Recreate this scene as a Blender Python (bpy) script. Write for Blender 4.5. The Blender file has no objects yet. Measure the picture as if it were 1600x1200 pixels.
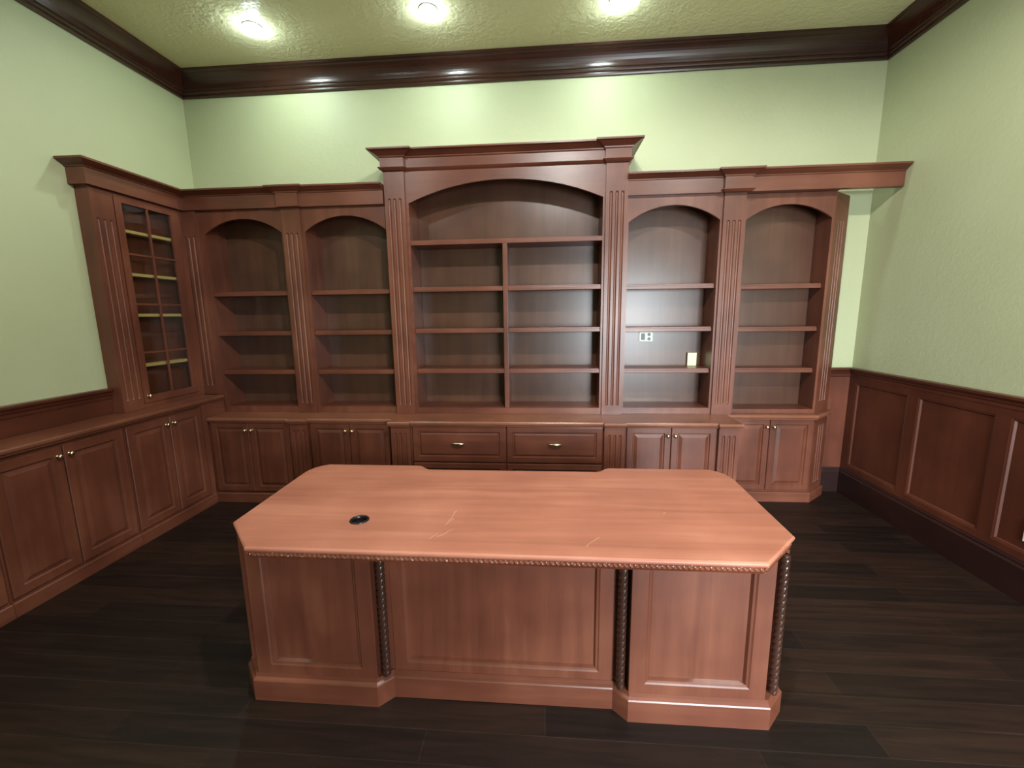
import bpy, bmesh, math
from mathutils import Vector, Matrix

C = bpy.context.scene.collection
scn = bpy.context.scene
sin, cos, pi = math.sin, math.cos, math.pi

# ------------------------------------------------------------------ camera
F_PX, YAW, PITCH, ROLL = 664.12, 0.0783, 0.1629, -0.0134
cam_d = bpy.data.cameras.new('camera')
cam_d.sensor_fit = 'HORIZONTAL'
cam_d.sensor_width = 36.0
cam_d.lens = F_PX / 1600.0 * 36.0
cam_d.clip_start = 0.02
cam = bpy.data.objects.new('camera', cam_d)
C.objects.link(cam)
_f = Vector((-sin(YAW) * cos(PITCH), cos(YAW) * cos(PITCH), -sin(PITCH)))
_r0 = Vector((cos(YAW), sin(YAW), 0.0))
_u0 = _r0.cross(_f)
_r = cos(ROLL) * _r0 + sin(ROLL) * _u0
_u = -sin(ROLL) * _r0 + cos(ROLL) * _u0
cam.matrix_world = Matrix(((_r.x, _u.x, -_f.x, 0.0), (_r.y, _u.y, -_f.y, 0.0),
                           (_r.z, _u.z, -_f.z, 1.605), (0, 0, 0, 1)))
scn.camera = cam

# ------------------------------------------------------------------ room size
XL, XR, YB, YR, ZC = -3.158, 2.636, 3.844, -2.30, 3.68
WIN = (1.15, 2.50, 0.45, 2.25)         # rear window opening x0 x1 z0 z1

# ------------------------------------------------------------------ world, daylight, exposure
world = bpy.data.worlds.new('world')
scn.world = world
world.use_nodes = True
world.node_tree.nodes['Background'].inputs[0].default_value = (0.72, 0.88, 1.0, 1)
world.node_tree.nodes['Background'].inputs[1].default_value = 1.0

ld = bpy.data.lights.new('daylight', 'AREA')
ld.shape = 'RECTANGLE'
ld.size, ld.size_y = WIN[1] - WIN[0], WIN[3] - WIN[2]
ld.energy = 152.0
ld.spread = math.radians(100)
ld.color = (0.86, 0.95, 1.0)
day = bpy.data.objects.new('daylight', ld)
C.objects.link(day)
day.location = ((WIN[0] + WIN[1]) / 2, YR - 0.16, (WIN[2] + WIN[3]) / 2)
day.rotation_euler = (pi / 2 - 0.42, 0, 0.0)      # faces +Y, into the room

scn.view_settings.view_transform = 'Standard'
scn.view_settings.look = 'None'
scn.view_settings.gamma = 1.0
scn.view_settings.use_curve_mapping = False
scn.view_settings.exposure = 0.42
DOWN_W = 10.5                           # each ceiling downlight


# ------------------------------------------------------------------ materials
def new_mat(name):
    m = bpy.data.materials.new(name)
    m.use_nodes = True
    nt = m.node_tree
    return m, nt, nt.nodes['Principled BSDF']


def N(nt, typ, **kw):
    n = nt.nodes.new(typ)
    for k, v in kw.items():
        setattr(n, k, v)
    return n


def lin(c):
    return tuple(((x / 255) / 12.92 if x / 255 <= 0.04045 else ((x / 255 + 0.055) / 1.055) ** 2.4) for x in c) + (1,)


def ramp(nt, stops):
    r = N(nt, 'ShaderNodeValToRGB')
    el = r.color_ramp.elements
    el[0].position, el[0].color = stops[0]
    el[1].position, el[1].color = stops[-1]
    for p, c in stops[1:-1]:
        e = el.new(p)
        e.color = c
    return r


def wood(name, dark, mid, light, axis='Z', rough=0.38, blotch=0.6, bump=0.05, grain=14.0, coat=0.0):
    m, nt, bs = new_mat(name)
    L = nt.links.new
    tc = N(nt, 'ShaderNodeTexCoord')
    mp = N(nt, 'ShaderNodeMapping')
    s = {'X': (0.6, 9, 9), 'Y': (9, 0.6, 9), 'Z': (9, 9, 0.6)}[axis]
    mp.inputs['Scale'].default_value = s
    L(tc.outputs['Object'], mp.inputs['Vector'])
    n1 = N(nt, 'ShaderNodeTexNoise')
    n1.inputs['Scale'].default_value = grain / 9.0
    n1.inputs['Detail'].default_value = 7
    n1.inputs['Roughness'].default_value = 0.62
    n1.inputs['Distortion'].default_value = 0.5
    L(mp.outputs['Vector'], n1.inputs['Vector'])
    n2 = N(nt, 'ShaderNodeTexNoise')
    n2.inputs['Scale'].default_value = 2.2
    n2.inputs['Detail'].default_value = 3
    L(tc.outputs['Object'], n2.inputs['Vector'])
    mx = N(nt, 'ShaderNodeMix', data_type='FLOAT')
    mx.inputs['Factor'].default_value = blotch
    L(n1.outputs['Fac'], mx.inputs['A'])
    L(n2.outputs['Fac'], mx.inputs['B'])
    r = ramp(nt, [(0.24, dark), (0.5, mid), (0.76, light)])
    L(mx.outputs['Result'], r.inputs['Fac'])
    L(r.outputs['Color'], bs.inputs['Base Color'])
    bs.inputs['Roughness'].default_value = rough
    bs.inputs['Coat Weight'].default_value = coat
    bs.inputs['Coat Roughness'].default_value = 0.12
    b = N(nt, 'ShaderNodeBump')
    b.inputs['Strength'].default_value = bump
    b.inputs['Distance'].default_value = 0.004
    L(n1.outputs['Fac'], b.inputs['Height'])
    L(b.outputs['Normal'], bs.inputs['Normal'])
    return m


CH_D, CH_M, CH_L = lin((64, 33, 22)), lin((99, 54, 39)), lin((128, 78, 58))
M_WOODV = wood('cherry_wood_upright', CH_D, CH_M, CH_L, 'Z', 0.34)
M_WOODH = wood('cherry_wood_level', CH_D, CH_M, CH_L, 'X', 0.34)
M_WOODY = wood('cherry_wood_deep', CH_D, CH_M, CH_L, 'Y', 0.34)
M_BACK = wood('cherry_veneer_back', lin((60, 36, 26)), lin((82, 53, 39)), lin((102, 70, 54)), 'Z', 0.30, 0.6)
M_COUNTER = wood('cherry_counter', lin((94, 54, 39)), lin((122, 75, 55)), lin((144, 94, 71)), 'X', 0.30)
M_COUNTERY = wood('cherry_counter_side', lin((80, 42, 30)), lin((104, 60, 44)), lin((126, 78, 58)), 'Y', 0.30)
M_CROWN = wood('mahogany_crown', lin((34, 17, 13)), lin((52, 27, 20)), lin((74, 40, 30)), 'X', 0.24, 0.5, 0.05)
M_CROWNY = wood('mahogany_crown_side', lin((40, 18, 12)), lin((58, 27, 18)), lin((78, 38, 26)), 'Y', 0.22, 0.5, 0.05)
M_WAIN = wood('mahogany_wainscot', lin((56, 26, 17)), lin((78, 38, 25)), lin((98, 51, 34)), 'Z', 0.34)
M_WAINY = wood('mahogany_wainscot_rail', lin((56, 26, 17)), lin((78, 38, 25)), lin((98, 51, 34)), 'Y', 0.34)
M_BASE = wood('dark_baseboard', lin((26, 13, 11)), lin((38, 19, 16)), lin((50, 26, 21)), 'Y', 0.36)
M_ROPE = wood('dark_rope_wood', lin((38, 22, 17)), lin((56, 34, 26)), lin((76, 48, 37)), 'Z', 0.20, 0.4, 0.03)
M_RAW = wood('pale_shelf_edge', lin((190, 164, 104)), lin((212, 186, 126)), lin((228, 204, 146)), 'Y', 0.5)


def desk_mat():
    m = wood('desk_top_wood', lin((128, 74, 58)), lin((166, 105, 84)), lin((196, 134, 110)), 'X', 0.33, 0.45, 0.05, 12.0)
    nt = m.node_tree
    L = nt.links.new
    bs = nt.nodes['Principled BSDF']
    col = bs.inputs['Base Color'].links[0].from_socket
    tc = N(nt, 'ShaderNodeTexCoord')
    nz = N(nt, 'ShaderNodeTexNoise')
    nz.inputs['Scale'].default_value = 22.0
    L(tc.outputs['Object'], nz.inputs['Vector'])
    sub = N(nt, 'ShaderNodeVectorMath', operation='MULTIPLY_ADD')
    sub.inputs[1].default_value = (0.022, 0.022, 0)
    L(nz.outputs['Color'], sub.inputs[0])
    L(tc.outputs['Object'], sub.inputs[2])
    prev = None
    for (ax, ay, bx, by, w) in [(-.385, 1.73, -.402, 1.635, .0022), (-.42, 1.505, -.368, 1.567, .0022), (-.405, 1.60, -.385, 1.66, .002),
                                (.15, 1.468, .208, 1.535, .0018), (-.445, 1.49, -.425, 1.53, .002), (.50, 1.75, .515, 1.752, .003)]:
        ax, ay, bx, by = ax + .182 + .011, ay - 1.84 + .011, bx + .182 + .011, by - 1.84 + .011
        mx_, my_ = (ax + bx) / 2, (ay + by) / 2
        l = math.hypot(bx - ax, by - ay)
        dx, dy = (bx - ax) / l, (by - ay) / l
        o = N(nt, 'ShaderNodeVectorMath', operation='SUBTRACT')
        o.inputs[1].default_value = (mx_, my_, 0)
        L(sub.outputs[0], o.inputs[0])
        vals = []
        for v, lim in (((-dy, dx, 0), w), ((dx, dy, 0), l / 2)):
            d = N(nt, 'ShaderNodeVectorMath', operation='DOT_PRODUCT')
            d.inputs[1].default_value = v
            L(o.outputs[0], d.inputs[0])
            a = N(nt, 'ShaderNodeMath', operation='ABSOLUTE')
            L(d.outputs['Value'], a.inputs[0])
            c = N(nt, 'ShaderNodeMath', operation='LESS_THAN')
            c.inputs[1].default_value = lim
            L(a.outputs[0], c.inputs[0])
            vals.append(c)
        mu = N(nt, 'ShaderNodeMath', operation='MULTIPLY')
        L(vals[0].outputs[0], mu.inputs[0])
        L(vals[1].outputs[0], mu.inputs[1])
        if prev is None:
            prev = mu
        else:
            ad = N(nt, 'ShaderNodeMath', operation='MAXIMUM')
            L(prev.outputs[0], ad.inputs[0])
            L(mu.outputs[0], ad.inputs[1])
            prev = ad
    fac = N(nt, 'ShaderNodeMath', operation='MULTIPLY')
    fac.inputs[1].default_value = 0.34
    L(prev.outputs[0], fac.inputs[0])
    mx = N(nt, 'ShaderNodeMix', data_type='RGBA')
    L(fac.outputs[0], mx.inputs['Factor'])
    L(col, mx.inputs['A'])
    mx.inputs['B'].default_value = lin((226, 190, 166))
    L(mx.outputs['Result'], bs.inputs['Base Color'])
    return m


M_DESKTOP = desk_mat()


def plaster(name, c1, c2, rough, bump, dist=0.004, scale=34.0):
    m, nt, bs = new_mat(name)
    L = nt.links.new
    tc = N(nt, 'ShaderNodeTexCoord')
    n1 = N(nt, 'ShaderNodeTexNoise')
    n1.inputs['Scale'].default_value = 1.1
    n1.inputs['Detail'].default_value = 4
    L(tc.outputs['Object'], n1.inputs['Vector'])
    r = ramp(nt, [(0.35, c1), (0.65, c2)])
    L(n1.outputs['Fac'], r.inputs['Fac'])
    L(r.outputs['Color'], bs.inputs['Base Color'])
    n2 = N(nt, 'ShaderNodeTexNoise')
    n2.inputs['Scale'].default_value = scale
    n2.inputs['Detail'].default_value = 5
    n2.inputs['Distortion'].default_value = 0.8
    L(tc.outputs['Object'], n2.inputs['Vector'])
    b = N(nt, 'ShaderNodeBump')
    b.inputs['Strength'].default_value = bump
    b.inputs['Distance'].default_value = dist
    L(n2.outputs['Fac'], b.inputs['Height'])
    L(b.outputs['Normal'], bs.inputs['Normal'])
    bs.inputs['Roughness'].default_value = rough
    return m


M_WALL = plaster('sage_wall_paint', lin((170, 174, 138)), lin((176, 180, 145)), 0.55, 0.34)
M_CEIL = plaster('glossy_ceiling_paint', lin((226, 222, 180)), lin((231, 227, 188)), 0.28, 0.6, 0.008, 24.0)


def floor_mat():
    m, nt, bs = new_mat('espresso_plank_floor')
    L = nt.links.new
    tc = N(nt, 'ShaderNodeTexCoord')
    br = N(nt, 'ShaderNodeTexBrick')
    br.offset = 0.37
    br.inputs['Scale'].default_value = 1.0
    br.inputs['Brick Width'].default_value = 1.25
    br.inputs['Row Height'].default_value = 0.127
    br.inputs['Mortar Size'].default_value = 0.0016
    br.inputs['Mortar Smooth'].default_value = 0.2
    br.inputs['Bias'].default_value = -0.1
    br.inputs['Color1'].default_value = lin((23, 14, 11))
    br.inputs['Color2'].default_value = lin((40, 25, 18))
    br.inputs['Mortar'].default_value = lin((44, 34, 30))
    L(tc.outputs['Object'], br.inputs['Vector'])
    mp = N(nt, 'ShaderNodeMapping')
    mp.inputs['Scale'].default_value = (1.2, 14, 14)
    L(tc.outputs['Object'], mp.inputs['Vector'])
    n1 = N(nt, 'ShaderNodeTexNoise')
    n1.inputs['Scale'].default_value = 2.0
    n1.inputs['Detail'].default_value = 6
    n1.inputs['Distortion'].default_value = 0.6
    L(mp.outputs['Vector'], n1.inputs['Vector'])
    r = ramp(nt, [(0.3, (0.55, 0.55, 0.55, 1)), (0.7, (1.35, 1.3, 1.25, 1))])
    L(n1.outputs['Fac'], r.inputs['Fac'])
    mx = N(nt, 'ShaderNodeMix', data_type='RGBA', blend_type='MULTIPLY')
    mx.inputs['Factor'].default_value = 1.0
    L(br.outputs['Color'], mx.inputs['A'])
    L(r.outputs['Color'], mx.inputs['B'])
    L(mx.outputs['Result'], bs.inputs['Base Color'])
    bs.inputs['Roughness'].default_value = 0.46
    bs.inputs['Specular IOR Level'].default_value = 0.28
    b = N(nt, 'ShaderNodeBump')
    b.inputs['Strength'].default_value = 0.25
    b.inputs['Distance'].default_value = 0.004
    L(n1.outputs['Fac'], b.inputs['Height'])
    L(b.outputs['Normal'], bs.inputs['Normal'])
    return m


M_FLOOR = floor_mat()


def plain(name, col, rough=0.4, metal=0.0, emit=None, strength=0.0):
    m, nt, bs = new_mat(name)
    tc = N(nt, 'ShaderNodeTexCoord')
    n1 = N(nt, 'ShaderNodeTexNoise')
    n1.inputs['Scale'].default_value = 60
    nt.links.new(tc.outputs['Object'], n1.inputs['Vector'])
    r = ramp(nt, [(0.3, tuple(x * .93 for x in col[:3]) + (1,)), (0.7, col)])
    nt.links.new(n1.outputs['Fac'], r.inputs['Fac'])
    nt.links.new(r.outputs['Color'], bs.inputs['Base Color'])
    bs.inputs['Roughness'].default_value = rough
    bs.inputs['Metallic'].default_value = metal
    if emit:
        bs.inputs['Emission Color'].default_value = emit
        bs.inputs['Emission Strength'].default_value = strength
    return m


M_KNOB = plain('satin_brass_nickel', lin((224, 206, 172)), 0.22, 1.0)
M_PLATE = plain('white_plastic', lin((214, 222, 206)), 0.35)
M_CARD = plain('cream_plastic', lin((222, 228, 178)), 0.4)
M_SLOT = plain('grey_socket', lin((96, 112, 100)), 0.45)
M_BLACK = plain('black_plastic', lin((20, 20, 24)), 0.3)
M_LAMP = plain('lit_lamp_lens', lin((240, 255, 255)), 0.4, 0.0, (0.80, 0.98, 0.98, 1), 250.0)
M_RING = plain('white_lamp_trim', lin((210, 220, 205)), 0.4)
M_FRAMEW = plain('white_window_frame', lin((225, 225, 220)), 0.4)


def glass_mat():
    m, nt, bs = new_mat('cabinet_glass')
    L = nt.links.new
    tr = N(nt, 'ShaderNodeBsdfTransparent')
    tr.inputs['Color'].default_value = (0.88, 0.88, 0.84, 1)
    gl = N(nt, 'ShaderNodeBsdfGlossy')
    gl.inputs['Roughness'].default_value = 0.03
    lw = N(nt, 'ShaderNodeLayerWeight')
    lw.inputs['Blend'].default_value = 0.5
    pw = N(nt, 'ShaderNodeMath', operation='POWER')
    pw.inputs[1].default_value = 4.0
    L(lw.outputs['Facing'], pw.inputs[0])
    fr = N(nt, 'ShaderNodeMath', operation='MULTIPLY_ADD')
    fr.inputs[1].default_value = 0.6
    fr.inputs[2].default_value = 0.05
    L(pw.outputs[0], fr.inputs[0])
    mix = N(nt, 'ShaderNodeMixShader')
    L(fr.outputs[0], mix.inputs[0])
    L(tr.outputs[0], mix.inputs[1])
    L(gl.outputs[0], mix.inputs[2])
    L(mix.outputs[0], nt.nodes['Material Output'].inputs['Surface'])
    nt.nodes.remove(bs)
    return m


M_GLASS = glass_mat()

# ------------------------------------------------------------------ mesh helpers


def quad(bm, *ps):
    vs = [bm.verts.new(p) for p in ps]
    return bm.faces.new(vs)


def box(bm, x0, x1, y0, y1, z0, z1, bev=0.0):
    g = bmesh.ops.create_cube(bm, size=1.0)
    vs = g['verts']
    for v in vs:
        v.co = Vector(((x0 + x1) / 2 + v.co.x * (x1 - x0), (y0 + y1) / 2 + v.co.y * (y1 - y0), (z0 + z1) / 2 + v.co.z * (z1 - z0)))
    if bev:
        es = list({e for v in vs for e in v.link_edges})
        bmesh.ops.bevel(bm, geom=es, offset=bev, segments=2, profile=0.6, affect='EDGES')


def offset_ring(path, o, closed=True):
    """mitred offset of an XY path; outward normal of direction d is (d.y, -d.x)"""
    n = len(path)
    out = []
    for i in range(n):
        p = Vector(path[i])
        if closed or 0 < i < n - 1:
            d0 = (p - Vector(path[i - 1])).normalized()
            d1 = (Vector(path[(i + 1) % n]) - p).normalized()
        elif i == 0:
            d0 = d1 = (Vector(path[1]) - p).normalized()
        else:
            d0 = d1 = (p - Vector(path[i - 1])).normalized()
        n0, n1 = Vector((d0.y, -d0.x)), Vector((d1.y, -d1.x))
        b = n0 + n1
        b = b / max(b.dot(n0), 1e-3) if b.length > 1e-6 else n0
        out.append(p + b * o)
    return out


def sweep(bm, path, prof, i0=0, i1=None):
    """closed profile [(out, z)] swept along an open mitred path, using the segments i0..i1"""
    if i1 is None:
        i1 = len(path) - 1
    rings = []
    offs = [offset_ring(path, o, False) for o, z in prof]
    for i in range(i0, i1 + 1):
        rings.append([bm.verts.new((offs[k][i].x, offs[k][i].y, prof[k][1])) for k in range(len(prof))])
    m = len(prof)
    for a, b in zip(rings, rings[1:]):
        for k in range(m):
            bm.faces.new((a[k], a[(k + 1) % m], b[(k + 1) % m], b[k]))
    bm.faces.new(rings[0][::-1])
    bm.faces.new(rings[-1])


def slab(bm, poly, rings, cap_top=True, cap_bottom=True):
    """closed counter-clockwise polygon stacked through (offset, z) rings, lowest first"""
    rs = []
    for o, z in rings:
        rs.append([bm.verts.new((p.x, p.y, z)) for p in offset_ring(poly, o, True)])
    n = len(poly)
    for a, b in zip(rs, rs[1:]):
        for i in range(n):
            bm.faces.new((a[i], a[(i + 1) % n], b[(i + 1) % n], b[i]))
    if cap_bottom:
        bm.faces.new(rs[0][::-1])
    if cap_top:
        bm.faces.new(rs[-1])
    return rs


def panel(bm, o, u, w, h, rings, thick, ts=1.0):
    """front made of concentric rectangles (inset, depth); depth is along the outward normal (u.y, -u.x)"""
    o = Vector(o)
    u = Vector((u[0], u[1], 0))
    n = Vector((u.y, -u.x, 0))
    up = Vector((0, 0, 1))
    rs = []
    for ins, d in [(0, -thick)] + list(rings):
        ps = [(ins, ins), (w - ins, ins), (w - ins, h - ins * ts), (ins, h - ins * ts)]
        rs.append([bm.verts.new(o + u * a + up * b + n * d) for a, b in ps])
    for a, b in zip(rs, rs[1:]):
        for i in range(4):
            bm.faces.new((a[i], a[(i + 1) % 4], b[(i + 1) % 4], b[i]))
    bm.faces.new(rs[0][::-1])
    bm.faces.new(rs[-1])


def raised(fr=0.052):
    return [(0, -.004), (.004, 0), (fr - .006, 0), (fr, -.010), (fr + .006, -.010), (fr + .030, -.001)]


def sunk(fr, d=0.016):
    return [(0, -.002), (.002, 0), (fr, 0), (fr + .005, -.004), (fr + .013, -.006), (fr + .02, -d)]


def fluted(bm, p0, p1, z0, z1, f0, f1, thick, nf=3, r=0.012, depth=0.009, sp=None):
    """upright slab whose face from p0 to p1 carries stopped flutes between f0 and f1"""
    p0, p1 = Vector((p0[0], p0[1], 0)), Vector((p1[0], p1[1], 0))
    w = (p1 - p0).length
    u = (p1 - p0) / w
    n = Vector((u.y, -u.x, 0))
    sp = sp or w * 0.26
    cs = [w / 2 + (k - (nf - 1) / 2) * sp for k in range(nf)]
    xs = {0.0, w}
    for c in cs:
        for k in range(-6, 7):
            xs.add(round(c + r * sin(k / 6 * pi / 2), 5))
    xs = sorted(xs)
    zs = {z0, z1}
    for k in range(0, 6):
        a = k / 5 * pi / 2
        zs.add(round(f0 + r - r * sin(a), 5))
        zs.add(round(f1 - r + r * sin(a), 5))
    zs = sorted(zs)

    def dep(x, z):
        for c in cs:
            zz = min(max(z, f0 + r), f1 - r)
            q = ((x - c) ** 2 + (z - zz) ** 2) / r / r
            if q < 0.999:
                return -depth * math.sqrt(1 - q)
        return 0.0
    g = [[bm.verts.new(p0 + u * x + n * dep(x, z) + Vector((0, 0, z))) for x in xs] for z in zs]
    for j in range(len(zs) - 1):
        for i in range(len(xs) - 1):
            bm.faces.new((g[j][i], g[j][i + 1], g[j + 1][i + 1], g[j + 1][i]))
    bk = [bm.verts.new(p - n * thick) for p in (p0 + Vector((0, 0, z0)), p1 + Vector((0, 0, z0)), p1 + Vector((0, 0, z1)), p0 + Vector((0, 0, z1)))]
    bm.faces.new(bk[::-1])
    bm.faces.new([bk[0], bk[1]] + g[0][::-1])
    bm.faces.new([bk[2], bk[3]] + g[-1])
    bm.faces.new([bk[1], bk[2]] + [row[-1] for row in g][::-1])
    bm.faces.new([bk[3], bk[0]] + [row[0] for row in g])


def lathe(bm, base, axis, prof, seg=20):
    """prof: (distance along axis, radius)"""
    base, axis = Vector(base), Vector(axis).normalized()
    a = axis.orthogonal().normalized()
    b = axis.cross(a)
    rings = []
    for d, r in prof:
        rings.append([bm.verts.new(base + axis * d + (a * cos(2 * pi * k / seg) + b * sin(2 * pi * k / seg)) * max(r, 1e-4)) for k in range(seg)])
    for p, q in zip(rings, rings[1:]):
        for k in range(seg):
            bm.faces.new((p[k], p[(k + 1) % seg], q[(k + 1) % seg], q[k]))
    bm.faces.new(rings[0][::-1])
    bm.faces.new(rings[-1])


def arch_header(bm, xo0, xo1, xa, xb, y0, y1, zs, za, zt, seg=28):
    """board between xo0..xo1 whose lower edge is an arc sprung at zs over xa..xb, rising to za"""
    w, h = xb - xa, za - zs
    R = (w * w / 4 + h * h) / (2 * h)
    cx, cz = (xa + xb) / 2, za - R
    a0 = math.asin(w / 2 / R)
    low = [(cx + R * sin(-a0 + 2 * a0 * k / seg), cz + R * cos(-a0 + 2 * a0 * k / seg)) for k in range(seg + 1)]
    low = [(xo0, zs), ] * (xa - xo0 > 1e-4) + low + [(xo1, zs), ] * (xo1 - xb > 1e-4)
    cols = []
    for x, z in low:
        cols.append([bm.verts.new((x, y0, z)), bm.verts.new((x, y0, zt)), bm.verts.new((x, y1, zt)), bm.verts.new((x, y1, z))])
    for a, b in zip(cols, cols[1:]):
        for k in range(4):
            bm.faces.new((a[k], a[(k + 1) % 4], b[(k + 1) % 4], b[k]))
    bm.faces.new(cols[0])
    bm.faces.new(cols[-1][::-1])


BASE = {}


def origin_of(o):
    while o.parent:
        o = o.parent
    return Vector(BASE[o.name])


def obj(name, fill, mat, parent=None, origin=None, smooth=False):
    bm = bmesh.new()
    fill(bm)
    bmesh.ops.recalc_face_normals(bm, faces=bm.faces[:])
    if parent is not None:
        org = origin_of(parent)
    elif origin is not None:
        org = Vector(origin)
    else:
        xs, ys, zs = zip(*[v.co for v in bm.verts])
        org = Vector(((min(xs) + max(xs)) / 2, (min(ys) + max(ys)) / 2, min(zs)))
    bmesh.ops.translate(bm, verts=bm.verts[:], vec=-org)
    if smooth:
        for f in bm.faces:
            f.smooth = True
    me = bpy.data.meshes.new(name)
    bm.to_mesh(me)
    bm.free()
    me.materials.append(mat)
    o = bpy.data.objects.new(name, me)
    C.objects.link(o)
    if parent is not None:
        o.parent = parent
    else:
        o.location = org
        BASE[o.name] = tuple(org)
    return o


def tag(o, label, cat=None, group=None, kind=None):
    if label:
        o['label'] = label
    if cat:
        o['category'] = cat
    if group:
        o['group'] = group
    if kind:
        o['kind'] = kind
    return o


def thing(name, loc, label, cat, group=None):
    o = bpy.data.objects.new(name, None)
    C.objects.link(o)
    o.empty_display_size = 0.1
    o.location = loc
    BASE[o.name] = tuple(loc)
    return tag(o, label, cat, group)


def struct(name, fill, mat, label, cat, origin=(0, 0, 0)):
    return tag(obj(name, fill, mat, origin=origin), label, cat, kind='structure')


# ------------------------------------------------------------------ room shell
T = 0.12
struct('floor', lambda b: box(b, XL - T, XR + T, YR - T, YB + T, -0.1, 0), M_FLOOR, 'dark espresso wood plank floor of the study', 'floor')
struct('ceiling', lambda b: box(b, XL - T, XR + T, YR - T, YB + T, ZC, ZC + 0.1), M_CEIL, 'glossy textured yellow green ceiling', 'ceiling')
struct('wall_back', lambda b: box(b, XL - T, XR + T, YB, YB + T, 0, ZC), M_WALL, 'textured green wall behind the bookcases', 'wall')
struct('wall_left', lambda b: box(b, XL - T, XL, YR, YB, 0, ZC), M_WALL, 'textured green wall on the left above the long counter', 'wall')
struct('wall_right', lambda b: box(b, XR, XR + T, YR, YB, 0, ZC), M_WALL, 'textured green wall on the right above the wainscot', 'wall')


def rear(b):
    box(b, XL - T, WIN[0], YR - T, YR, 0, ZC)
    box(b, WIN[1], XR + T, YR - T, YR, 0, ZC)
    box(b, WIN[0], WIN[1], YR - T, YR, 0, WIN[2])
    box(b, WIN[0], WIN[1], YR - T, YR, WIN[3], ZC)


struct('wall_rear', rear, M_WALL, 'green wall behind the camera with the window', 'wall')


def winframe(b):
    x0, x1, z0, z1 = WIN
    for a in ((x0, x0 + .05), ((x0 + x1) / 2 - .03, (x0 + x1) / 2 + .03), (x1 - .05, x1)):
        box(b, a[0], a[1], YR - .09, YR - .03, z0, z1)
    for a in ((z0, z0 + .05), (z1 - .05, z1)):
        box(b, x0 + .05, x1 - .05, YR - .085, YR - .035, a[0], a[1])


struct('window_1', winframe, M_FRAMEW, 'white framed window behind the camera', 'window')

# crown moulding, mitred round the room
H0 = 3.494
CP = [(0, H0), (.016, H0), (.02, H0 + .010), (.02, H0 + .022), (.030, H0 + .026), (.034, H0 + .034), (.034, H0 + .046), (.044, H0 + .05),
      (.046, H0 + .058), (.048, H0 + .072), (.052, H0 + .088), (.058, H0 + .104), (.066, H0 + .120), (.076, H0 + .135), (.088, H0 + .149), (.094, H0 + .154), (.100, H0 + .156), (.108, H0 + .160), (.116, H0 + .168), (.116, ZC), (0, ZC)]
crown_path = [(XL, YR), (XL, YB), (XR, YB), (XR, YR)]
for k, (nm, lb) in enumerate([('trim_1', 'dark crown moulding along the left wall'), ('trim_2', 'dark crown moulding along the back wall above the bookcases'),
                              ('trim_3', 'dark crown moulding along the right wall')]):
    struct(nm, lambda b, k=k: sweep(b, crown_path, CP, k, k + 1), M_CROWN if k == 1 else M_CROWNY, lb, 'crown moulding')

# wainscot -----------------------------------------------------------
ZW = 1.116
RAIL = [(-.0005, 1.035), (.018, 1.035), (.022, 1.042), (.022, 1.062), (.030, 1.070), (.034, 1.082), (.044, 1.092), (.050, 1.100), (.050, ZW - .004), (.046, ZW), (-.0005, ZW)]
rail_path = [(2.435, YB), (XR, YB), (XR, YR)]
struct('trim_4', lambda b: sweep(b, rail_path, RAIL, 0, 1), M_WAIN, 'short chair rail on the back wall beside the right bookcase', 'chair rail')
struct('trim_5', lambda b: sweep(b, rail_path, RAIL, 1, 2), M_WAINY, 'dark chair rail along the right wall', 'chair rail')
struct('trim_6', lambda b: box(b, 2.435, XR - .02, YB - .02, YB, .225, 1.035), M_WOODV, 'narrow brown wood panel on the back wall in the right corner', 'wainscot')


def right_wainscot(b):
    y = 3.845
    z0, z1 = 0.225, 1.035
    u = (0, -1)
    w0 = 0.60
    starts = [3.79 - 0.6075 * k for k in range(11)]
    # frame boards and sunk panels, one bay after the other (origin at far end, running towards the camera)
    box(b, XR - .018, XR, starts[0], YB, z0, z1)
    for s in starts:
        if s - .6075 < YR:
            break
        panel(b, (XR - .018, s, z0), (0, -1), .6075, z1 - z0,
              [(0, 0), (.042, 0), (.047, -.002), (.055, -.004), (.062, -.014)], .018)


struct('trim_7', right_wainscot, M_WAIN, 'dark wood wainscot of sunk panels on the right wall', 'wainscot')
BB = [(-.0005, 0), (.034, 0), (.034, .188), (.03, .196), (.026, .2), (.026, .212), (.02, .222), (.02, .226), (-.0005, .226)]
bb_path = [(2.435, YB), (XR, YB), (XR, YR)]
struct('baseboard_back', lambda b: sweep(b, bb_path, BB, 0, 1), M_BASE, 'tall dark baseboard on the back wall in the right corner', 'baseboard')
struct('baseboard_right', lambda b: sweep(b, bb_path, BB, 1, 2), M_BASE, 'tall dark baseboard along the right wall', 'baseboard')
LRAIL = [(o, z) for o, z in RAIL]
struct('trim_8', lambda b: sweep(b, [(XL, YR), (XL, 2.798)], LRAIL), M_WAINY, 'dark chair rail along the left wall above the counter', 'chair rail')
struct('trim_9', lambda b: box(b, XL, XL + .02, YR, 2.798, .931, 1.035), M_WAINY, 'plain wood backsplash board behind the left counter', 'backsplash')

# ------------------------------------------------------------------ knobs, pulls


def knob(parent, p, n):
    obj('knob', lambda b: lathe(b, p, n, [(-.002, .011), (.002, .011), (.004, .006), (.010, .005), (.014, .009), (.018, .0135), (.023, .0145), (.027, .0125), (.030, .007), (.031, .001)]),
        M_KNOB, parent, smooth=True)


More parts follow.
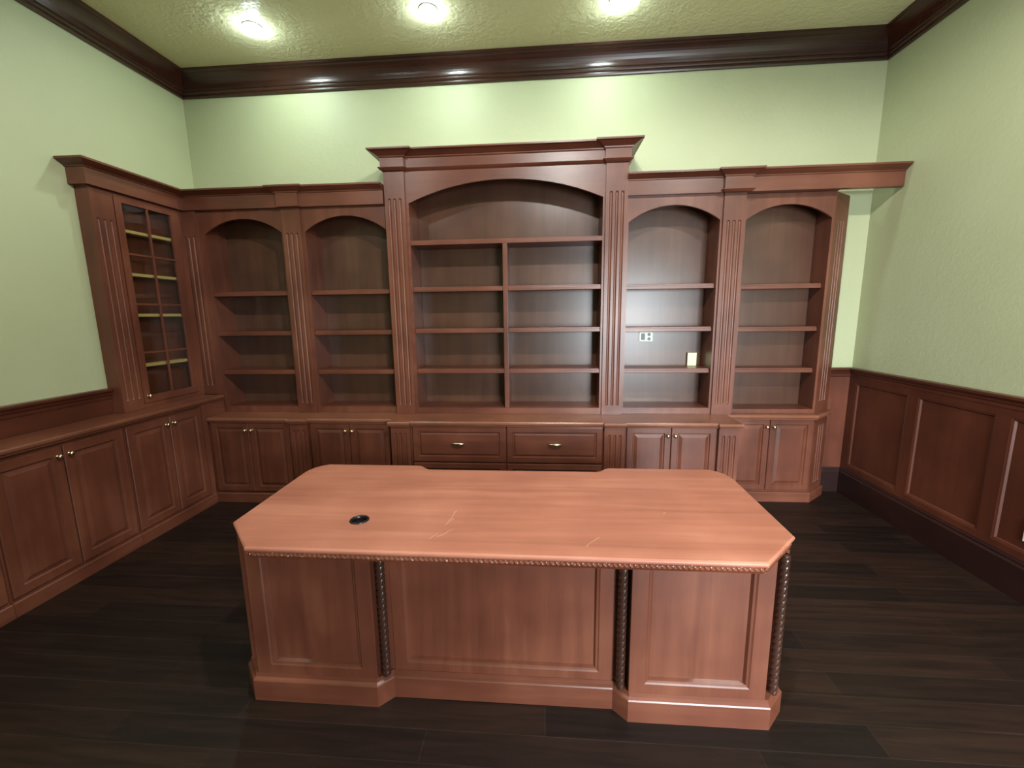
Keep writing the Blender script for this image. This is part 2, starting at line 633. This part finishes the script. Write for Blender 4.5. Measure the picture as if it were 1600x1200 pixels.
def pull(parent, x, y, z):
    def f(b):
        # boat-shaped bail pull lying along X on two posts
        n = 18
        rings = []
        for i in range(n + 1):
            t = -1 + 2 * i / n
            hw = .0125 * math.sqrt(max(1 - t * t, 0)) + .0004
            cy = y - .022 + .010 * t * t
            rings.append([b.verts.new((x + t * .056, cy + hw * .7 * cos(a), z + hw * sin(a))) for a in [2 * pi * k / 12 for k in range(12)]])
        for p, q in zip(rings, rings[1:]):
            for k in range(12):
                b.faces.new((p[k], p[(k + 1) % 12], q[(k + 1) % 12], q[k]))
        b.faces.new(rings[0][::-1])
        b.faces.new(rings[-1])
        for s in (-1, 1):
            lathe(b, (x + s * .036, y + .002, z), (0, -1, 0), [(0, .006), (.018, .0045)], 10)
    obj('handle', f, M_KNOB, parent, smooth=True)


# ------------------------------------------------------------------ countertops
ZT = 0.762
NOSE = [(-.020, ZT - .040), (-.012, ZT - .040), (-.010, ZT - .032), (-.004, ZT - .028), (0, ZT - .020), (0, ZT - .008), (-.004, ZT - .002), (-.010, ZT)]
back_counter = [(-3.05, YB), (-3.05, 3.345), (-2.883, 3.345), (-2.883, 3.325), (-2.165, 3.325), (-2.165, 3.300), (-1.985, 3.300), (-1.985, 3.325), (-1.270, 3.325), (-1.270, 3.236),
                (-1.085, 3.236), (-1.085, 3.258), (.458, 3.258), (.458, 3.236), (.630, 3.236), (.630, 3.258), (1.320, 3.258), (1.320, 3.236), (1.502, 3.236), (1.502, 3.536),
                (2.215, 3.536), (2.440, 3.728), (2.440, YB)]
tag(obj('countertop', lambda b: slab(b, back_counter, NOSE), M_COUNTER),
    'long stepped cherry counter under the bookcases on the back wall', 'countertop')
ZL = 0.929
NOSEL = [(o, z - ZT + ZL) for o, z in NOSE]
left_counter = [(XL, 1.10), (-2.862, 1.10), (-2.862, 3.530), (XL, 3.530)]
tag(obj('countertop', lambda b: slab(b, left_counter, NOSEL), M_COUNTERY),
    'higher narrow counter running along the left wall under the glass cabinet', 'countertop')

# ------------------------------------------------------------------ base cabinets, back wall
ZU = ZT - .040


def base_back(x0, x1, yd, label, doors, pil, plinth, body, group='base cabinets on the back wall'):
    t = thing('base_cabinet', ((x0 + x1) / 2, (yd + YB) / 2, 0), label, 'cabinet', group)
    obj('carcass', lambda b: slab(b, body, [(0, .085), (0, ZU - .004)]), M_WOODV, t)
    obj('plinth', lambda b: slab(b, plinth, [(0, 0), (0, .078), (-.006, .085)]), M_WOODH, t)
    for i, (a, c) in enumerate(doors):
        d = obj('door', lambda b: panel(b, (a, yd, .103), (1, 0), c - a, .722 - .105, raised(), .014), M_WOODV, t)
        kx = c - .026 if i == 0 else a + .026
        knob(d, (kx, yd, .655), (0, -1, 0))
    for p in pil:
        obj('fluted_pilaster', lambda b: fluted(b, p[0], p[1], .086, ZU - .002, .15, .662, p[2], 3, .011, .009, p[3] if len(p) > 3 else None), M_WOODV, t)
    return t


YD1 = 3.345
base_back(-2.885, -2.15, YD1, 'two door base cabinet in the left corner of the back wall',
          [(-2.872, -2.531), (-2.527, -2.168)], [],
          [(-2.960, YB - .01), (-2.960, 3.3365), (-2.8815, 3.3365), (-2.880, YD1 - .008), (-2.152, YD1 - .008), (-2.152, YB - .01)],
          [(-2.960, YB - .01), (-2.960, YD1 + .016), (-2.154, YD1 + .016), (-2.154, YB - .01)])
base_back(-2.15, -1.26, YD1, 'two door base cabinet with a fluted pilaster, immediately left of the drawers',
          [(-1.984, -1.642), (-1.638, -1.292)], [((-2.150, YD1 - .018), (-1.994, YD1 - .018), .033)],
          [(-2.150, YB - .01), (-2.150, YD1 - .026), (-1.990, YD1 - .026), (-1.990, YD1 - .008), (-1.262, YD1 - .008), (-1.262, YB - .01)],
          [(-2.150, YB - .01), (-2.150, YD1 + .016), (-1.262, YD1 + .016), (-1.262, YB - .01)])
YD2 = 3.282
# centre drawers
t = thing('drawer_cabinet', (-.32, 3.55, 0), 'central base cabinet of drawers with two boat shaped pulls, behind the desk', 'cabinet', 'base cabinets on the back wall')
obj('carcass', lambda b: box(b, -1.258, .627, YD2 + .016, YB - .01, .085, ZU - .001), M_WOODV, t)
obj('plinth', lambda b: slab(b, [(-1.258, YB - .01), (-1.258, YD2 - .028), (-1.09, YD2 - .028), (-1.09, YD2 - .008), (.46, YD2 - .008), (.46, YD2 - .028), (.627, YD2 - .028), (.627, YB - .01)],
                              [(0, 0), (0, .078), (-.006, .085)]), M_WOODH, t)
for z0, z1 in ((.416, .718), (.100, .408)):
    for a, c, hx in ((-1.078, -.315, -.703), (-.307, .455, .080)):
        d = obj('drawer', lambda b: panel(b, (a, YD2, z0), (1, 0), c - a, z1 - z0, [(0, -.006), (.004, -.001), (.008, 0), (.046, 0), (.053, -.011), (.060, -.011), (.070, -.002)], .014), M_WOODH, t)
        pull(d, hx, YD2, (z0 + z1) / 2 + .008)
for a, c in ((-1.252, -1.094), (.464, .624)):
    obj('fluted_pilaster', lambda b: fluted(b, (a, YD2 - .018), (c, YD2 - .018), .086, ZU - .002, .15, .662, .033, 3, .011, .009), M_WOODV, t)

base_back(.632, 1.50, YD2, 'base cabinet with two doors and a right fluted pilaster, right of the drawers',
          [(.640, .979), (.983, 1.322)], [((1.332, YD2 - .018), (1.482, YD2 - .018), .033)],
          [(.632, YB - .01), (.632, YD2 - .008), (1.326, YD2 - .008), (1.326, YD2 - .028), (1.486, YD2 - .028), (1.486, YB - .01)],
          [(.632, YB - .01), (.632, YD2 + .016), (1.484, YD2 + .016), (1.484, YB - .01)])
YD3 = 3.575
base_back(1.49, 2.42, YD3, 'shallow base cabinet with a chamfered fluted end, far right of the back wall',
          [(1.510, 1.861), (1.865, 2.212)], [((2.222, YD3 + .004), (2.412, YD3 + .166), .016, .045)],
          [(1.488, YB - .01), (1.488, YD3 - .010), (2.226, YD3 - .010), (2.432, YD3 + .162), (2.432, YB - .01)],
          [(1.488, YB - .01), (1.488, YD3 + .016), (2.215, YD3 + .016), (2.405, YD3 + .178), (2.405, YB - .01)])

# ------------------------------------------------------------------ base cabinets, left wall
XD = -2.884


def base_left(y0, y1, doors, label, end=None):
    t = thing('base_cabinet', (-3.02, (y0 + y1) / 2, 0), label, 'cabinet', 'base cabinets on the left wall')
    obj('carcass', lambda b: box(b, XL + .003, XD - .016, y0 + .001, y1 - .001, .085, ZL - .041), M_WOODV, t)
    obj('plinth', lambda b: slab(b, [(XL + .003, y0 + .001), (XD + .004, y0 + .001), (XD + .004, y1 - .001), (XL + .003, y1 - .001)], [(0, 0), (0, .078), (-.006, .085)]), M_WOODY, t)
    for i, (a, c) in enumerate(doors):
        d = obj('door', lambda b: panel(b, (XD, a, .103), (0, 1), c - a, .862 - .103, raised(.058), .014), M_WOODV, t)
        ky = c - .028 if i == 0 else a + .028
        knob(d, (XD, ky, .806), (1, 0, 0))
    if end:
        obj('corner_stile', lambda b: box(b, XD - .016, XD - .001, end[0], end[1], .086, ZL - .041), M_WOODV, t)
    return t


bl = base_left(2.622, 3.335, [(2.632, 2.970), (2.976, 3.278)], 'base cabinet with two doors under the glass cabinet, in the left corner', (3.284, 3.334))
obj('corner_filler', lambda b: box(b, XL + .003, XD - .001, 3.336, 3.544, ZT + .001, ZL - .041), M_WOODY, bl)
base_left(1.872, 2.622, [(1.884, 2.236), (2.242, 2.610)], 'base cabinet with two doors on the left wall, before the glass cabinet corner')
base_left(1.102, 1.872, [(1.114, 1.484), (1.490, 1.860)], 'base cabinet cut off by the left edge of the photo')

# ------------------------------------------------------------------ bookcases
YI = 3.818       # inner back


def bookcase(x0, x1, a, c, yf, zs, za, zt, shelves, ysh, label, deck=.815):
    t = thing('bookcase', ((x0 + x1) / 2, (yf + YB) / 2, ZT), label, 'bookcase', 'built-in bookcases on the back wall')
    z0 = ZT + .001
    obj('side_panel', lambda b: box(b, x0, a - .002, yf + .021, YB - .003, z0, zt), M_WOODV, t)
    obj('side_panel', lambda b: box(b, c + .002, x1, yf + .021, YB - .003, z0, zt), M_WOODV, t)
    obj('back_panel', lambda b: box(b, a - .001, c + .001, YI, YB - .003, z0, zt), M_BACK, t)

    def frame(b):
        box(b, x0, a, yf, yf + .02, z0, zs)
        box(b, c, x1, yf, yf + .02, z0, zs)
        arch_header(b, x0, x1, a, c, yf, yf + .02, zs, za, zt)
        box(b, a, c, yf, yf + .02, z0, deck)
    obj('face_frame', frame, M_WOODV, t)
    obj('bottom_shelf', lambda b: box(b, a - .001, c + .001, yf + .021, YI - .001, z0, deck), M_WOODH, t)
    obj('top_panel', lambda b: box(b, a - .001, c + .001, yf + .021, YI - .001, zt - .03, zt), M_WOODH, t)
    for s in shelves:
        obj('shelf', lambda b: (box(b, a, c, ysh, YI - .001, s - .030, s, .003), box(b, a, c, ysh - .006, ysh + .012, s - .038, s - .012, .003)), M_WOODH, t)
    return t


SH = (1.828, 1.485, 1.142)
ZS, ZA, ZF = 2.305, 2.425, 2.497
# side cornice profile: offset from the fascia plane
CORN = [(-.045, ZF), (0, ZF), (0, ZF + .103), (.007, ZF + .106), (.009, ZF + .112), (.020, ZF + .118), (.036, ZF + .126), (.048, ZF + .133), (.056, ZF + .137), (.060, ZF + .139), (.060, ZF + .152), (-.045, ZF + .152)]
PILW = .019

cor_path = [(XL + .002, 2.765), (-3.022, 2.765), (-3.022, 3.530), (-2.188, 3.530), (-2.188, 3.505), (-2.005, 3.505), (-2.005, 3.530), (-1.299, 3.530)]

lo = bookcase(-3.085, -2.182, -2.885, -2.200, 3.565, ZS, ZA, ZF, SH, 3.588, 'arched bookcase in the left corner beside the glass cabinet')
obj('fluted_pilaster', lambda b: fluted(b, (-3.085, 3.546), (-2.935, 3.546), ZL + .002, ZF - .001, 1.012, 2.294, .018, 3, .012, .009, .042), M_WOODV, lo)
l2 = bookcase(-2.180, -1.290, -1.995, -1.302, 3.565, ZS, ZA, ZF, SH, 3.588, 'arched bookcase with a left fluted pilaster, immediately left of the tall central one')
obj('fluted_pilaster', lambda b: fluted(b, (-2.179, 3.546), (-2.018, 3.546), ZT + .001, ZF - .001, .85, 2.296, .018, 3, .012, .009, .042), M_WOODV, l2)

# tall centre
cx0, cx1, ca, cc, cy = -1.286, .641, -1.096, .453, 3.545
ct = thing('bookcase', (-.32, 3.69, ZT), 'tallest and widest bookcase, in the middle of the back wall, with one wide arch', 'bookcase', 'built-in bookcases on the back wall')
z0 = ZT + .001
ZCT = 2.748
obj('side_panel', lambda b: box(b, cx0, ca - .002, cy + .021, YB - .003, z0, ZCT), M_WOODV, ct)
obj('side_panel', lambda b: box(b, cc + .002, cx1, cy + .021, YB - .003, z0, ZCT), M_WOODV, ct)
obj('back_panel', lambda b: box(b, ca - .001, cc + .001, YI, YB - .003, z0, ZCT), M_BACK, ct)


def cframe(b):
    box(b, cx0, ca, cy, cy + .02, z0, 2.497)
    box(b, cc, cx1, cy, cy + .02, z0, 2.497)
    arch_header(b, cx0, cx1, ca, cc, cy, cy + .02, 2.497, 2.656, ZCT, 40)
    box(b, ca, cc, cy, cy + .02, z0, .815)


obj('face_frame', cframe, M_WOODH, ct)
obj('bottom_shelf', lambda b: box(b, ca - .001, cc + .001, cy + .021, YI - .001, z0, .815), M_WOODH, ct)
obj('top_panel', lambda b: box(b, ca - .001, cc + .001, cy + .021, YI - .001, ZCT - .03, ZCT), M_WOODH, ct)
obj('fixed_shelf', lambda b: box(b, ca, cc, cy + .001, YI - .001, 2.171, 2.208, .002), M_WOODH, ct)
dx0, dx1 = -.341, -.304
obj('divider', lambda b: box(b, dx0, dx1, cy + .001, YI - .001, .8155, 2.1705, .002), M_WOODV, ct)
for a, c in ((ca, dx0), (dx1, cc)):
    for s in (1.835, 1.492, 1.149):
        obj('shelf', lambda b: (box(b, a, c, cy + .022, YI - .001, s - .030, s, .003), box(b, a, c, cy + .016, cy + .034, s - .038, s - .012, .003)), M_WOODH, ct)
for a, c in ((-1.285, -1.119), (.472, .640)):
    obj('fluted_pilaster', lambda b: fluted(b, (a, cy - .019), (c, cy - .019), z0, ZCT - .012, .84, 2.533, .018, 3, .012, .010, .044), M_WOODV, ct)
ENT = [(-.06, ZCT), (-.014, ZCT - .010), (-.010, ZCT - .010), (.006, ZCT), (.016, ZCT + .010), (.016, ZCT + .014), (0, ZCT + .014), (0, ZCT + .082), (.010, ZCT + .087), (.012, ZCT + .095), (.022, ZCT + .100),
       (.040, ZCT + .110), (.056, ZCT + .118), (.064, ZCT + .121), (.076, ZCT + .124), (.076, ZCT + .136), (-.06, ZCT + .136)]
ent_path = [(-1.299, YB - .002), (-1.299, 3.502), (-1.108, 3.502), (-1.108, 3.532), (.460, 3.532), (.460, 3.502), (.655, 3.502), (.655, YB - .002)]
ENT = [(o if o > -.05 else -.03, z) for o, z in ENT]
obj('cornice', lambda b: sweep(b, ent_path, ENT), M_WOODH, ct)

r1 = bookcase(.645, 1.531, .657, 1.353, 3.565, ZS, ZA, ZF, SH, 3.605, 'arched bookcase with a wall outlet inside, immediately right of the tall central one')
obj('fluted_pilaster', lambda b: fluted(b, (1.370, 3.546), (1.531, 3.546), z0, ZF - .001, .85, 2.296, .018, 3, .012, .009, .042), M_WOODV, r1)
cor2 = [(.634, 3.530), (1.350, 3.530), (1.350, 3.500), (1.552, 3.500), (1.552, 3.530), (XR - .002, 3.530)]
NECK = [(-.02, ZF + .0), (.0, ZF - .004), (.010, ZF + .006), (.016, ZF + .012), (.016, ZF + .016), (-.02, ZF + .016)]

# far right, shallower, chamfered end
YRO = 3.612
ro = bookcase(1.533, 2.222, 1.566, 2.204, YRO, ZS, ZA - .01, ZF, (1.818, 1.475, 1.134), 3.665, 'shallower arched bookcase with a chamfered end, at the far right of the back wall', .797)
obj('end_panel', lambda b: slab(b, [(2.223, YB - .004), (2.223, YRO + .022), (2.405, YRO + .165), (2.405, YB - .004)], [(0, z0), (0, ZF)]), M_WOODV, ro)
obj('fluted_pilaster', lambda b: fluted(b, (2.222, YRO), (2.418, YRO + .154), z0, ZF - .001, .85, 2.30, .014, 3, .012, .009, .045), M_WOODV, ro)
rc = thing('cornice', (1.6, 3.6, ZF), 'wood cornice over the two right bookcases, ending against the right wall', 'cornice')
obj('moulding', lambda b: sweep(b, cor2, CORN), M_WOODH, rc)
obj('necking', lambda b: sweep(b, [(1.350, 3.528), (1.350, 3.500), (1.552, 3.500), (1.552, 3.528)], NECK), M_WOODH, rc)
obj('soffit_board', lambda b: box(b, .646, 2.222, 3.576, 3.70, ZF + .001, ZF + .02), M_WOODH, rc)

# ------------------------------------------------------------------ glass cabinet
gx, gz0, gz1 = -3.052, ZL + .001, ZF
gt = thing('display_cabinet', (-3.10, 3.17, ZL), 'narrow upper cabinet with a divided glass door on the left wall, in the left corner', 'cabinet')


def gcar(b):
    box(b, XL + .002, gx - .0165, 2.800, 2.818, gz0, gz1)             # near end panel
    box(b, XL + .002, gx - .001, 3.500, 3.543, gz0, gz1)             # far end
    box(b, XL + .002, XL + .012, 2.818, 3.500, gz0, gz1)             # back
    box(b, XL + .012, gx - .001, 2.818, 3.500, gz0, gz0 + .03)       # bottom
    box(b, XL + .012, gx - .001, 2.818, 3.500, gz1 - .03, gz1)       # top


obj('carcass', gcar, M_WOODV, gt)
obj('fluted_pilaster', lambda b: fluted(b, (gx, 2.800), (gx, 2.958), gz0, gz1 - .001, 1.012, 2.296, .016, 3, .011, .008, .045), M_WOODV, gt)
obj('corner_stile', lambda b: box(b, gx - .016, gx - .002, 3.477, 3.543, gz0, gz1 - .001), M_WOODV, gt)


def gdoor(b):
    y0_, y1_, a, c = 2.964, 3.474, 3.016, 3.424
    zz0, zz1, za_, zb_ = .968, 2.484, 1.022, 2.436
    x0_, x1_ = gx - .018, gx + .004
    box(b, x0_, x1_, y0_, a, zz0, zz1, .002)
    box(b, x0_, x1_, c, y1_, zz0, zz1, .002)
    box(b, x0_, x1_, a, c, zz0, za_, .002)
    box(b, x0_, x1_, a, c, zb_, zz1, .002)


gd = obj('door', gdoor, M_WOODV, gt)


def munt(b):
    x0_, x1_ = gx - .010, gx + .002
    box(b, x0_, x1_, 3.212, 3.227, 1.022, 2.436, .002)
    for z in (2.081, 1.717, 1.351):
        box(b, x0_ + .002, x1_ - .0005, 3.016, 3.212, z - .007, z + .007)
        box(b, x0_ + .002, x1_ - .0005, 3.227, 3.424, z - .007, z + .007)


obj('muntins', munt, M_WOODV, gd)
obj('glass_pane', lambda b: box(b, gx - .014, gx - .011, 3.0165, 3.4235, 1.0225, 2.4355), M_GLASS, gd)
knob(gd, (gx + .004, 2.995, 1.02), (1, 0, 0))
for s in (2.258, 1.946, 1.645, 1.262):
    obj('shelf', lambda b: box(b, XL + .013, gx - .024, 2.986, 3.498, s - .022, s, .002), M_RAW, gt)
lc = thing('cornice', (-2.2, 3.6, ZF), 'stepped wood cornice running over the glass cabinet and the two left bookcases', 'cornice')
obj('side_run', lambda b: sweep(b, cor_path, CORN, 0, 2), M_WOODY, lc)
obj('back_run', lambda b: sweep(b, cor_path, CORN, 2, 7), M_WOODH, lc)
obj('bottom_rail', lambda b: box(b, gx - .016, gx - .002, 2.962, 3.476, gz0, .966), M_WOODY, gt)

# ------------------------------------------------------------------ desk
DC = -.182
DZ = .755
dk = thing('desk', (DC, 1.84, 0), 'large cherry executive desk with clipped corners in the middle of the floor', 'desk')


def sx(pts):
    return [(DC + a, y) for a, y in pts]


def ogee(s):
    """corner and kneehole outline on side s (+1 right, -1 left), running from the front round to the back"""
    p = [(.945, 1.394), (1.133, 1.583), (1.150, 2.140), (1.146, 2.185), (1.132, 2.228), (1.105, 2.262), (1.070, 2.286), (.552, 2.287), (.530, 2.284), (.510, 2.274), (.482, 2.242), (.462, 2.229), (.440, 2.227)]
    return [(s * a, y) for a, y in p]


top_poly = sx(ogee(1) + ogee(-1)[::-1])


def desktop(b):
    rs = slab(b, top_poly, [(-.020, .706), (-.020, .734), (-.003, .736), (0, .740), (.001, .745), (0, .750), (-.005, .7545), (-.010, DZ)], cap_top=False)
    loop = rs[-1]
    ring = [b.verts.new((-.782 + .034 * cos(2 * pi * k / 28), 1.625 + .034 * sin(2 * pi * k / 28), DZ)) for k in range(28)]
    es = [b.edges.get((loop[i], loop[(i + 1) % len(loop)])) for i in range(len(loop))]
    es += [b.edges.new((ring[i], ring[(i + 1) % 28])) for i in range(28)]
    bmesh.ops.triangle_fill(b, use_beauty=True, use_dissolve=False, edges=es, normal=(0, 0, 1))
    low = [b.verts.new((v.co.x, v.co.y, .715)) for v in ring]
    for i in range(28):
        b.faces.new((ring[i], ring[(i + 1) % 28], low[(i + 1) % 28], low[i]))
    b.faces.new(low)


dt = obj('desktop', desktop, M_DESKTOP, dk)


def grommet(b):
    prof = [(.0300, .7200), (.0300, .757), (.032, .7592), (.038, .7588), (.041, .7552), (.0335, .7548), (.0325, .7200)]
    n = 32
    rings = [[b.verts.new((-.782 + r * cos(2 * pi * k / n), 1.625 + r * sin(2 * pi * k / n), z)) for r, z in prof] for k in range(n)]
    m = len(prof)
    for k in range(n):
        p, q = rings[k], rings[(k + 1) % n]
        for j in range(m):
            b.faces.new((p[j], p[(j + 1) % m], q[(j + 1) % m], q[j]))


obj('cable_grommet', grommet, M_BLACK, dt, smooth=True)


def band(b):
    """carved leaf and rope strip under the moulded edge, all round the top"""
    path = offset_ring(top_poly, -.018, True)
    n = len(path)
    zs = [.708, .711, .7125, .716, .720, .724, .728, .731, .7325, .7340]
    run = 0.0
    for i in range(n):
        p, q = path[i], path[(i + 1) % n]
        l = (q - p).length
        d = (q - p) / l
        nn = Vector((d.y, -d.x))
        front = p.y < 1.7 and q.y < 1.7
        m = max(int(l / .0034), 1) if front else max(int(l / .05), 1)
        rows = []
        for k in range(m + 1):
            s = l * k / m
            row = []
            for j, z in enumerate(zs):
                o = .004
                if j in (0, 1, 9):
                    o = .011 if j == 1 else .008
                elif j in (2, 8):
                    o = .003
                elif front:
                    ph = (run + s) / .0185 + (z - .720) / .034
                    fr = ph - math.floor(ph)
                    lobe = math.sqrt(max(0, 1 - (2 * fr - 1) ** 2))
                    env = 1 - ((z - .7220) / .012) ** 2
                    o = .003 + .010 * lobe * max(env, 0)
                ends = min(s, l - s)
                if ends < 1e-6:
                    o = .006 if j not in (2, 8) else .003
                row.append(b.verts.new((p.x + d.x * s + nn.x * o, p.y + d.y * s + nn.y * o, z)))
            rows.append(row)
        for r0, r1_ in zip(rows, rows[1:]):
            for j in range(len(zs) - 1):
                b.faces.new((r0[j], r1_[j], r1_[j + 1], r0[j + 1]))
        run += l


obj('carved_band', band, wood('desk_edge_wood', lin((92, 48, 33)), lin((124, 70, 50)), lin((150, 92, 68)), 'X', 0.28), dk)
PF = 1.492
for s in (-1, 1):
    def ped(b):
        pts = [(.510, PF + .02), (1.028, PF + .02), (1.036, 1.562), (1.112, 1.570), (1.112, 2.205), (.455, 2.205), (.455, 1.548), (.510, 1.548)]
        pts = [(s * a, y) for a, y in pts]
        if s < 0:
            pts = pts[::-1]
        slab(b, sx(pts), [(0, .095), (0, .7055)])
    p = obj('pedestal', ped, M_WOODV, dk)
    x0 = DC + (.510 if s > 0 else -1.030)
    obj('front_panel', lambda b: panel(b, (x0, PF, .10), (1, 0), .520, .605, sunk(.062, .018), .0195, .5), M_WOODV, p)
    obj('side_panel', lambda b: panel(b, (DC + s * 1.1125, 1.60 if s > 0 else 2.18, .12), (0, s), .58, .58, sunk(.06, .014), .0), M_WOODV, p)
obj('modesty_panel', lambda b: panel(b, (DC - .4545, 1.545, .10), (1, 0), .909, .605, sunk(.055, .018), .022, .5), M_WOODV, dk)
pl = [(.508, 1.478), (1.046, 1.478), (1.130, 1.562), (1.130, 2.22), (.43, 2.22), (.43, 1.575), (-.43, 1.575), (-.43, 2.22), (-1.130, 2.22), (-1.130, 1.562), (-1.046, 1.478), (-.508, 1.478), (-.455, 1.530), (.455, 1.530)]
obj('plinth', lambda b: slab(b, sx(pl), [(0, 0), (0, .092), (-.003, .097), (-.012, .104), (-.0135, .1205)]), M_WOODH, dk)


def rope(b, x, y, z0, z1, r0=.0185, lobes=3, pitch=.084):
    nz, na = int((z1 - z0) / .0035), 36
    rings = []
    for i in range(nz + 1):
        z = z0 + (z1 - z0) * i / nz
        ring = []
        for k in range(na):
            a = 2 * pi * k / na
            w = abs(cos(lobes / 2 * (a - 2 * pi * z / pitch)))
            r = r0 * (.74 + .26 * math.sqrt(w))
            ring.append(b.verts.new((x + r * cos(a), y + r * sin(a), z)))
        rings.append(ring)
    for p, q in zip(rings, rings[1:]):
        for k in range(na):
            b.faces.new((p[k], p[(k + 1) % na], q[(k + 1) % na], q[k]))
    b.faces.new(rings[0][::-1])
    b.faces.new(rings[-1])


for ox, oy in ((-.482, 1.522), (.482, 1.522), (1.076, 1.534)):
    obj('rope_column', lambda b: rope(b, DC + ox, oy, .118, .7065), M_ROPE, dk, smooth=True)

# ------------------------------------------------------------------ small things
def outlet_plate(name, o, u, w, h, label, gangs):
    n = Vector((u[1], -u[0], 0))
    uu = Vector((u[0], u[1], 0))
    o = Vector(o)
    t = thing(name, tuple(o + uu * w / 2), label, 'outlet')
    obj('plate', lambda b: panel(b, o, u, w, h, [(0, .003), (.004, .006)], 0), M_PLATE, t)
    for c, kind in gangs:
        def f(b):
            if kind == 'block':
                panel(b, o + uu * (c - .016) + Vector((0, 0, h / 2 - .028)), u, .032, .056, [(0, .0072), (.002, .0085)], -.0055)
            else:
                for dz in (-.019, .019):
                    lathe(b, o + uu * c + Vector((0, 0, h / 2 + dz)) + n * .0055, n, [(0, .014), (.0028, .014), (.0032, .012)], 16)
        obj('socket', f, M_SLOT if kind == 'block' else M_SLOT, t)
    return t


outlet_plate('wall_outlet', (.822, YI - .0006, 1.352), (1, 0), .120, .086, 'white double outlet plate on the back of the bookcase right of centre', [(.034, 'block'), (.085, 'round')])
outlet_plate('wall_outlet', (XR - .006, 2.383, .332), (0, -1), .075, .118, 'white outlet plate low on the right wainscot at the photo edge', [(.0375, 'round')])


def card(b):
    # slim upright plate leaning a little against the back panel
    z = 1.1425
    ps = [(1.238, 3.795), (1.313, 3.795)]
    box(b, 1.236, 1.312, 3.786, 3.797, z, z + .112, .002)


tag(obj('switch_plate', card, M_CARD), 'small cream plate standing upright on a shelf right of centre', 'plate')

# ------------------------------------------------------------------ ceiling downlights


def downlight(x, y, label, k=1.0, group='round ceiling downlights'):
    t = thing('recessed_light', (x, y, ZC), label, 'ceiling light', group)

    def ring(b):
        lathe(b, (x, y, ZC - .0005), (0, 0, -1), [(0, .064), (.004, .064), (.006, .059), (.006, .001)], 32)
    obj('trim_ring', ring, M_RING, t)
    obj('lens', lambda b: lathe(b, (x, y, ZC - .003), (0, 0, -1), [(0, .0455), (.010, .0465), (.020, .042), (.027, .031), (.031, .015), (.032, .001)], 28), M_LAMP, t, smooth=True)
    l = bpy.data.lights.new('downlight', 'SPOT')
    l.energy = DOWN_W * 4 * k
    l.color = (0.88, 1.0, 0.84) if y > 2 else (1.0, 0.98, 0.93)
    l.spot_size = math.radians(176)
    l.spot_blend = 0.25
    l.shadow_soft_size = 0.05
    o = bpy.data.objects.new('downlight', l)
    C.objects.link(o)
    o.location = (x, y, ZC - .055)
    return t


for x, y, k, lb in ((-2.105, 3.30, .21, 'lit ceiling downlight nearest the left wall, over the left bookcases'), (-.80, 3.25, .19, 'lit ceiling downlight in the middle, over the tall bookcase'),
                    (.50, 3.29, .17, 'lit ceiling downlight furthest right in view, right of the middle one')):
    downlight(x, y, lb, k)
for x, y, k, lb in ((-1.95, .90, .8, 'left one of the three downlights out of frame'), (.25, .90, 4.4, 'middle one of the three downlights out of frame'),
                    (1.85, .90, 2.2, 'right one of the three downlights out of frame')):
    downlight(x, y, 'lit ceiling downlight over the desk, ' + lb, k, 'ceiling downlights out of frame')
